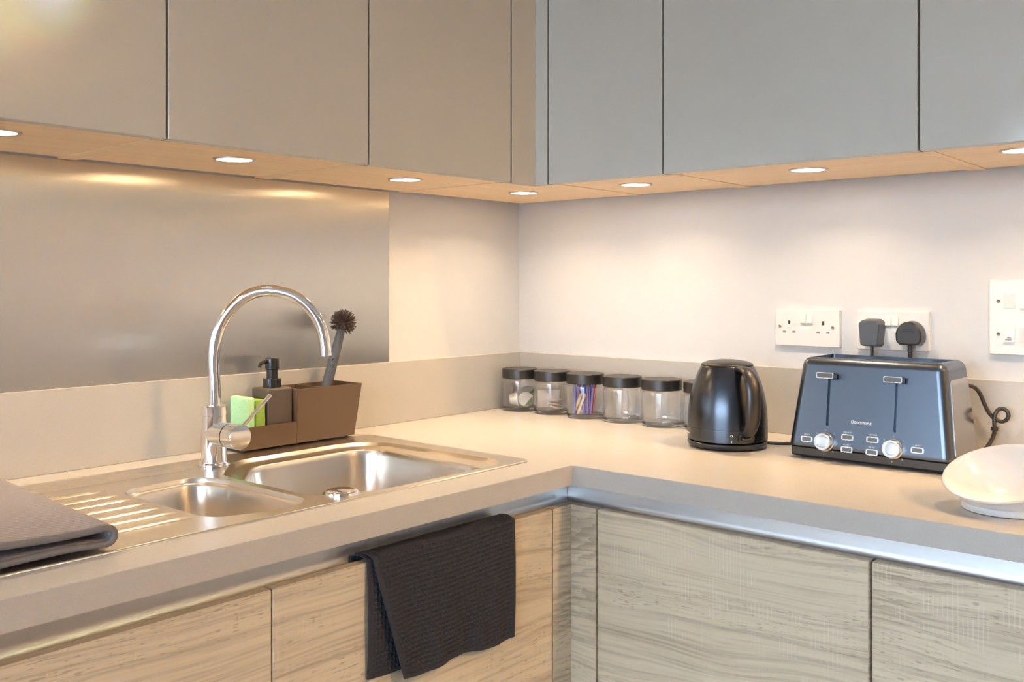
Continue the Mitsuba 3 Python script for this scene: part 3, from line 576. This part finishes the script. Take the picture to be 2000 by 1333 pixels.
for yc in (-0.8985, -0.9470, -1.0040, -1.0525):
    slots.append((yc - 0.0125, yc + 0.0125)); pl_ = pl_.difference(sbox(OX0 + 0.008, yc - 0.0125, OX1 - 0.008, yc + 0.0125))
part(t, 'slot_plate', ext(pl_, 0.1692, 0.1704), 'mat_satin_steel', label='shiny plate around the slots')
part(t, 'centre_strip', ext(sbox(OX0 + 0.001, -0.9885, OX1 - 0.001, -0.9620), 0.17045, 0.1712), 'mat_black_metal')
for a, b in slots:
    lin = mf(box(OX0 + 0.0072, OX1 - 0.0072, a - 0.0008, b + 0.0008, 0.108, 0.1691)) - mf(box(OX0 + 0.0085, OX1 - 0.0085, a + 0.0006, b - 0.0006, 0.110, 0.2))
    part(t, 'slot_liner', tm(lin), 'mat_black_matte')
def sidem(m, sgn=1): return m
sl = math.atan2(0.0145, TT[4] - TB[4] - 0.020)
ny = np.array([0, -math.cos(sl), math.sin(sl)]); us = np.array([0, math.sin(sl), math.cos(sl)])
spoly = Polygon([(-0.2310, 0.000), (-0.1150, 0.000), (-0.1215, 0.124), (-0.2140, 0.124)]).buffer(-0.004).buffer(0.004)
part(t, 'side_panel', frame(ext(spoly, 0, 0.0012), np.array([0, TB[2] - 0.0003, TB[4] + 0.004]), np.array([1.0, 0, 0]), us, ny), 'mat_side_gloss', label='mirror-like dark side panel')
for y in (-0.9080, -1.0225):
    lv_ = part(t, 'lever', face(cat_(rb(-0.0150, 0.0150, -0.0052, 0.0052, 0.005, 0.0215, 0.0028, 8), box(-0.0018, 0.0018, -0.004, 0.004, -0.009, 0.006)), y, 0.1455), 'mat_black_satin', 40)
    part(lv_, 'front_cap', face(ext(rrect(-0.0145, 0.0145, -0.0047, 0.0047, 0.002), 0.0216, 0.0226), y, 0.1455), 'mat_bronze', label='brushed metal front of the lever')
    part(lv_, 'front_frame', face(ext(rrect(-0.0150, 0.0150, -0.0052, 0.0052, 0.0024).difference(rrect(-0.0136, 0.0136, -0.0038, 0.0038, 0.0014)), 0.0215, 0.0229), y, 0.1455), 'mat_satin_steel', label='silver rim of the lever')
for y, z in ((-0.9066, 0.0335), (-1.0219, 0.0341)):
    kb = part(t, 'knob', face(lathe([(0, 0.0), (0.0165, 0.0), (0.0165, 0.0040), (0.0150, 0.0050), (0.0150, 0.0140), (0.0140, 0.0155), (0.0108, 0.0155), (0.0100, 0.0146), (0.0092, 0.0155), (0.0, 0.0160)], 48), y, z, 0.0004), 'mat_satin_steel', 30, label='round silver browning knob')
    for k in range(6):
        a = math.radians(140 - k * 47)
        g = meshkit.text_mesh(str(k + 1), 0.0026, 0.0003); g.apply_translation(-g.bounds.mean(0) * [1, 1, 0])
        part(t, 'dial_number', face(at(g, 0.0208 * math.cos(a), 0.0208 * math.sin(a)), y, z, 0.0003), 'mat_white_print')
for y, z, txt in ((-0.8735, 0.0348, 'CANCEL'), (-0.9447, 0.0450, 'DEFROST'), (-0.9447, 0.0245, 'REHEAT'), (-0.9871, 0.0452, 'DEFROST'), (-0.9871, 0.0246, 'REHEAT'), (-1.0597, 0.0359, 'CANCEL')):
    bt = part(t, 'button', face(ext(rrect(-0.0082, 0.0082, -0.0033, 0.0033, 0.0015), 0, 0.0018), y, z, 0.0003), 'mat_bronze', label=None)
    part(bt, 'frame', face(ext(rrect(-0.0100, 0.0100, -0.0050, 0.0050, 0.0028).difference(rrect(-0.0082, 0.0082, -0.0033, 0.0033, 0.0015)), 0, 0.0026), y, z, 0.0003), 'mat_satin_steel', label='silver button frame')
    g = meshkit.text_mesh(txt, 0.0024, 0.0003); g.apply_translation(-g.bounds.mean(0) * [1, 1, 0])
    part(t, 'button_text', face(g, y, z + 0.0080, 0.0003), 'mat_white_print')
g = meshkit.text_mesh('Goodmans', 0.0050, 0.0003, True); g.apply_translation(-g.bounds.mean(0) * [1, 1, 0])
part(t, 'lettering', face(g, -0.9665, 0.0715, 0.0003), 'mat_white_print', label='white maker name')
cp = [(-0.100, -1.060, 0.100), (-0.070, -1.080, 0.128), (-0.040, -1.096, 0.118), (-0.034, -1.106, 0.092), (-0.030, -1.118, 0.072), (-0.030, -1.132, 0.066), (-0.032, -1.142, 0.074), (-0.032, -1.140, 0.086), (-0.032, -1.130, 0.0885), (-0.034, -1.122, 0.078),
      (-0.036, -1.1215, 0.060), (-0.034, -1.121, 0.048), (-0.034, -1.115, 0.030), (-0.038, -1.102, 0.012), (-0.042, -1.075, 0.0055), (-0.042, -1.02, 0.0045)]
part(t, 'cord', tube(spline(cp, 120), 0.0034, 12), 'mat_cable', True, label='looped black cord')
part(t, 'cord_tie', at(rot(lathe([(0.0036, -0.003), (0.0058, -0.003), (0.0058, 0.003), (0.0036, 0.003), (0.0036, -0.003)], 20), (0, 1, 0), 0.2), -0.036, -1.1213, 0.053), 'mat_black_matte', 30)

# ---------------------------------------------------------------- sockets, plugs and switches on the right wall
def wallm(m, y, z, x=-0.0004): return frame(m, (x, y, z), np.array([0, -1.0, 0]), np.array([0, 0, 1.0]), np.array([-1.0, 0, 0]))
def plate(w, h, d=0.009, c=0.0018): 
    p = rrect(-w / 2, w / 2, -h / 2, h / 2, 0.003)
    return hull(np.vstack([np.c_[np.array(p.exterior.coords), np.zeros(len(p.exterior.coords))], np.c_[np.array(p.exterior.coords), np.full(len(p.exterior.coords), d - c)], np.c_[np.array(p.buffer(-c).exterior.coords), np.full(len(p.buffer(-c).exterior.coords), d)]]))
def socket(y, z, label):
    t = thing('double_socket', label, 'socket')
    part(t, 'plate', wallm(plate(0.1355, 0.0755), y, z), 'mat_white_plastic', 20)
    for u in (-0.0068, 0.0068):
        s = part(t, 'rocker_switch', wallm(hull([(u + a, 0.018 + b, c) for a in (-0.0052, 0.0052) for b, c in ((-0.0095, 0.009), (0.0095, 0.009), (-0.0095, 0.0125), (0.0095, 0.0102), (-0.008, 0.0135))]), y, z), 'mat_white_plastic')
    for u in (-0.0375, 0.0335):
        part(t, 'earth_slot', wallm(ext(sbox(u - 0.0021, 0.006, u + 0.0021, 0.014), 0.0088, 0.0093), y, z), 'mat_dark_gap')
        for v in (-0.0100, 0.0100): part(t, 'pin_slot', wallm(ext(sbox(u + v - 0.0033, -0.0105, u + v + 0.0033, -0.0065), 0.0088, 0.0093), y, z), 'mat_brass')
    for u in (-0.0575, 0.0530): part(t, 'screw', wallm(at(lathe([(0, 0.0093), (0.0012, 0.0093), (0.0026, 0.0100), (0.0030, 0.0092)], 20), u, 0.0015), y, z), 'mat_brass', 30)
socket(-0.7690, 0.2180, 'white double wall socket with nothing plugged in')
socket(-0.9370, 0.2175, 'white double wall socket with two black plugs in it')
t = thing('plug', 'dark grey squarish plug in the left half of the socket behind the toaster', 'plug')
p1 = Polygon([(-0.0200, 0.0175), (-0.0130, 0.0245), (0.0130, 0.0245), (0.0200, 0.0175), (0.0165, -0.0245), (-0.0165, -0.0245)]).buffer(-0.006).buffer(0.006, quad_segs=8)
def tapered(poly, z0, z1, s0=1.0, s1=1.0, c=0.002):
    a = np.array(poly.exterior.coords)[:-1]; b = np.array(poly.buffer(-c).exterior.coords)[:-1]
    return hull(np.vstack([np.c_[a * s0, np.full(len(a), z0)], np.c_[a * s1, np.full(len(a), z1 - c)], np.c_[b * s1, np.full(len(b), z1)]]))
part(t, 'body', wallm(tapered(p1, 0.0097, 0.0380, 1.08, 1.0), -0.9035, 0.2130), 'mat_brush_grey', 30)
part(t, 'cord', tube(spline([(-0.022, -0.9035, 0.190), (-0.022, -0.9035, 0.165), (-0.024, -0.903, 0.12), (-0.026, -0.902, 0.07), (-0.03, -0.90, 0.02), (-0.035, -0.905, 0.0060)], 30), 0.0032, 12), 'mat_cable', True)
t = thing('plug', 'glossy black domed plug in the right half of the socket behind the toaster', 'plug')
p2 = Polygon([(0.0235 * math.cos(a), 0.0 + 0.0265 * math.sin(a)) for a in np.linspace(0, math.pi, 24)] + [(-0.0225, -0.010), (-0.017, -0.0165), (0.017, -0.0165), (0.0225, -0.010)]).buffer(-0.004).buffer(0.004)
part(t, 'body', wallm(tapered(p2, 0.0097, 0.0340, 1.04, 1.0, 0.003), -0.9745, 0.2095), 'mat_black_satin', 30)
for k in range(3): part(t, 'raised_line', wallm(ext(sbox(-0.011 + 0.002 * (k == 0), 0.0125 - 0.0036 * k - 0.0005, 0.011 - 0.002 * (k == 0), 0.0125 - 0.0036 * k + 0.0005), 0.0338, 0.0346), -0.9745, 0.2095), 'mat_black_gloss')
for k in range(6): part(t, 'strain_relief', at(lathe([(0.0036, -0.0016), (0.0055 - 0.0003 * k, -0.0012), (0.0055 - 0.0003 * k, 0.0012), (0.0036, 0.0016)], 20), -0.022, -0.9745, 0.1895 - 0.0042 * k), 'mat_black_satin', 30)
part(t, 'cord', tube(spline([(-0.022, -0.9745, 0.192), (-0.022, -0.9745, 0.160), (-0.024, -0.974, 0.12), (-0.026, -0.974, 0.07), (-0.03, -0.976, 0.02), (-0.035, -0.985, 0.0060)], 30), 0.0036, 12), 'mat_cable', True)
t = thing('switch_panel', 'large white grid switch panel cut by the right edge of the view', 'switch panel')
gy, gz = -1.1720, 0.2470
part(t, 'plate', wallm(plate(0.1330, 0.1325), gy, gz), 'mat_white_plastic', 20)
for i, u in enumerate((-0.0330, -0.0075, 0.0180)):
    for j, v in enumerate((0.0290, -0.0300)):
        dn = 1 if (i + j) % 2 == 0 else -1
        part(t, 'rocker_switch', wallm(hull([(u + a, v + b * dn, c) for a in (-0.0085, 0.0085) for b, c in ((-0.0125, 0.009), (0.0125, 0.009), (0.0120, 0.0125), (-0.0120, 0.0097))]) if False else
            hull([(u + a, v + b, c) for a in (-0.0088, 0.0088) for b, c in ((-0.0130, 0.0088), (0.0130, 0.0088), (0.0125, 0.0125 if dn > 0 else 0.0098), (-0.0125, 0.0098 if dn > 0 else 0.0135))]), gy, gz), 'mat_white_plastic')
for v in (0.0285, -0.0300): part(t, 'screw', wallm(at(lathe([(0, 0.0093), (0.0012, 0.0093), (0.0026, 0.0100), (0.0030, 0.0092)], 20), -0.0510, v), gy, gz), 'mat_brass', 30)
for k, s in enumerate(('FAN', 'BOOST')):
    g = meshkit.text_mesh(s, 0.0024, 0.0004, True); g.apply_translation(-g.bounds.mean(0) * [1, 1, 0])
    g.apply_transform(trimesh.transformations.rotation_matrix(0.0, (1, 0, 0)))
    part(t, 'lettering', wallm(at(g, -0.0330, -0.0352 - 0.0036 * k, 0.0128 + 0.0005 * k), gy, gz), 'mat_grey_print')

# ---------------------------------------------------------------- white bowl
fx, fy = -0.4320, -1.2345
t = thing('bowl', 'white slanted serving bowl at the right end of the worktop', 'bowl')
n = 96; a = np.arange(n) * 2 * np.pi / n
def br(rr, base, tilt): return np.c_[fx + rr * np.cos(a), fy + rr * np.sin(a), base + tilt * np.cos(a + 0.2288)]
outer_r = [(0.0, 0.003, 0), (0.046, 0.003, 0), (0.050, 0.0008, 0), (0.0540, 0.0010, 0), (0.0552, 0.004, 0), (0.0540, 0.010, 0.0015), (0.0560, 0.0155, 0.0040), (0.0640, 0.0265, 0.012), (0.0720, 0.0375, 0.0200), (0.0775, 0.0465, 0.0262), (0.0790, 0.0495, 0.0280),
           (0.0785, 0.0515, 0.0285), (0.0765, 0.0518, 0.0280), (0.0735, 0.0480, 0.0250), (0.066, 0.0375, 0.0175), (0.055, 0.0255, 0.0090), (0.040, 0.0165, 0.0030), (0.022, 0.0125, 0.0008), (0.004, 0.0115, 0)]
part(t, 'bowl', loft([br(max(q, 0.0005), z, tl) for q, z, tl in outer_r]), 'mat_porcelain', 50)

# ---------------------------------------------------------------- tea towel over the cabinet door
def waffle(U, V):
    p = 0.0068
    a = np.abs(((U / p) % 1) - 0.5) * 2; b = np.abs(((V / p) % 1) - 0.5) * 2
    return np.maximum(0.82 * a ** 2.4, b ** 2.0)
def cloth(xl, xr, ztop, zbl, zbr, y0, slant, tail, seed, wav):
    """hangs in front of the door from its top edge, with a tail behind it"""
    nu, nv = 340, 330
    u = np.linspace(0, 1, nu)[:, None]
    L = 0.26
    s = np.linspace(-tail, 1, nv)[None, :]            # <0 behind and over the edge, 0..1 down the front
    sp_ = np.clip(s, 0, 1)
    zb = zbl + (zbr - zbl) * u
    zz = ztop + (zb - ztop) * sp_
    x = xl + (xr - xl) * u + slant * (1 - u) * sp_ ** 1.2 + 0.0 * s
    # over the edge: quarter turns
    q = np.clip(-s / tail, 0, 1)
    yy = np.where(s < 0, y0 + 0.034 * np.clip(q * 1.6, 0, 1), y0 - 0.003 * np.sin(np.pi * sp_))
    zz = np.where(s < 0, ztop + 0.0045 * np.sin(np.pi * np.clip(q * 1.6, 0, 1)) - 0.030 * np.clip((q - 0.62) / 0.38, 0, 1), zz) + 0 * u
    yy = yy + 0 * u
    fold = wav * (np.sin(5.0 * u * np.pi + 1.0 + 2.0 * sp_) * 0.6 + np.sin(11 * u * np.pi + 0.5 - 3 * sp_) * 0.25) * sp_
    yy = yy - fold - 0.010 * sp_ * (1 - u) ** 2 * (1 if slant else 0)
    zz = zz - 0.0030 * np.sin(3.1 * u * np.pi) * sp_
    x = x + 0 * s
    U, V = (x - xl), np.where(s < 0, s * tail * 0.3, -zz)
    hem = np.minimum(np.minimum(np.clip((1 - s) / 0.035, 0, 1), np.clip(u / 0.03, 0, 1)), np.clip((1 - u) / 0.02, 0, 1))
    d = 0.0032 * waffle(U, V + 0.012 * U + 0.0012 * np.sin(30 * U)) * (hem > 0.99) + 0.0012 * (hem <= 0.99)
    P = np.stack([x, yy, zz], -1)
    nrm = np.cross(np.gradient(P, axis=0), np.gradient(P, axis=1)); nrm /= np.linalg.norm(nrm, axis=-1, keepdims=True) + 1e-12
    if nrm[nu // 2, -5, 1] > 0: nrm = -nrm
    front, back = P + nrm * d[..., None], P - nrm * 0.0008
    A, B = grid(front), grid(back); B.invert()
    def side(a, b): return grid(np.stack([a, b], 0))
    return cat_(A, B, side(front[0], back[0]), side(back[-1], front[-1]), side(back[:, 0], front[:, 0]), side(front[:, -1], back[:, -1]))
t = thing('tea_towel', 'charcoal waffle tea towel hung folded over the oak sink cabinet door', 'tea towel')
part(t, 'front_layer', cloth(-0.9900, -0.6990, -0.0675, -0.2420, -0.2540, -0.5885, 0.048, 0.20, 1, 0.004), 'mat_towel', True)
part(t, 'back_layer', cloth(-0.9960, -0.7020, -0.0695, -0.2300, -0.2350, -0.5828, 0.0, 0.20, 2, 0.0010), 'mat_towel', True)

# ---------------------------------------------------------------- folded drying mat on the drainer
t = thing('drying_mat', 'dark grey ribbed drying mat folded double on the drainer', 'drying mat')
zb_ = ZD + 0.0035
path = [(-1.86, zb_ + 0.0045), (-1.6, zb_ + 0.0045), (-1.45, zb_ + 0.0045), (-1.33, zb_ + 0.0045)] + [(-1.322 + 0.0085 * math.cos(b), zb_ + 0.0045 + 0.0085 + 0.0085 * math.sin(b)) for b in np.linspace(-1.3, 1.3, 9)] + [(-1.335, zb_ + 0.0222), (-1.45, zb_ + 0.0250), (-1.6, zb_ + 0.0275), (-1.86, zb_ + 0.030)]
ps = spline(path, 420); tg = np.gradient(ps, axis=0); tg /= np.linalg.norm(tg, axis=1, keepdims=True); nn = np.c_[-tg[:, 1], tg[:, 0]]
def mat_sheet(h):
    o, i_ = ps - nn * h, ps + nn * h
    ys = np.array([-0.5150, -0.5135, -0.5100, -0.3, -0.1300, -0.1265, -0.1250]); ef = np.array([0.25, 0.7, 1.0, 1.0, 1.0, 0.7, 0.25])
    rows_o = np.stack([np.c_[ps[:, 0] - nn[:, 0] * h * e + 0.022 * (y + 0.515) / 0.39, np.full(len(ps), y), ps[:, 1] - nn[:, 1] * h * e] for y, e in zip(ys, ef)], 0)
    rows_i = np.stack([np.c_[ps[:, 0] + nn[:, 0] * h * e + 0.022 * (y + 0.515) / 0.39, np.full(len(ps), y), ps[:, 1] + nn[:, 1] * h * e] for y, e in zip(ys, ef)], 0)
    A, B = grid(rows_o), grid(rows_i); A.invert()
    def side(a, b): return grid(np.stack([a, b], 0))
    return cat_(A, B, side(rows_o[0], rows_i[0]), side(rows_i[-1], rows_o[-1]), side(rows_i[:, 0], rows_o[:, 0]), side(rows_o[:, -1], rows_i[:, -1]))
part(t, 'pad', mat_sheet(0.0040), 'mat_drymat', 40)
part(t, 'piping', tube(np.c_[ps[:, 0], np.full(len(ps), -0.5165), ps[:, 1]], 0.0040, 12), 'mat_piping', True, label='smooth grey edge binding')
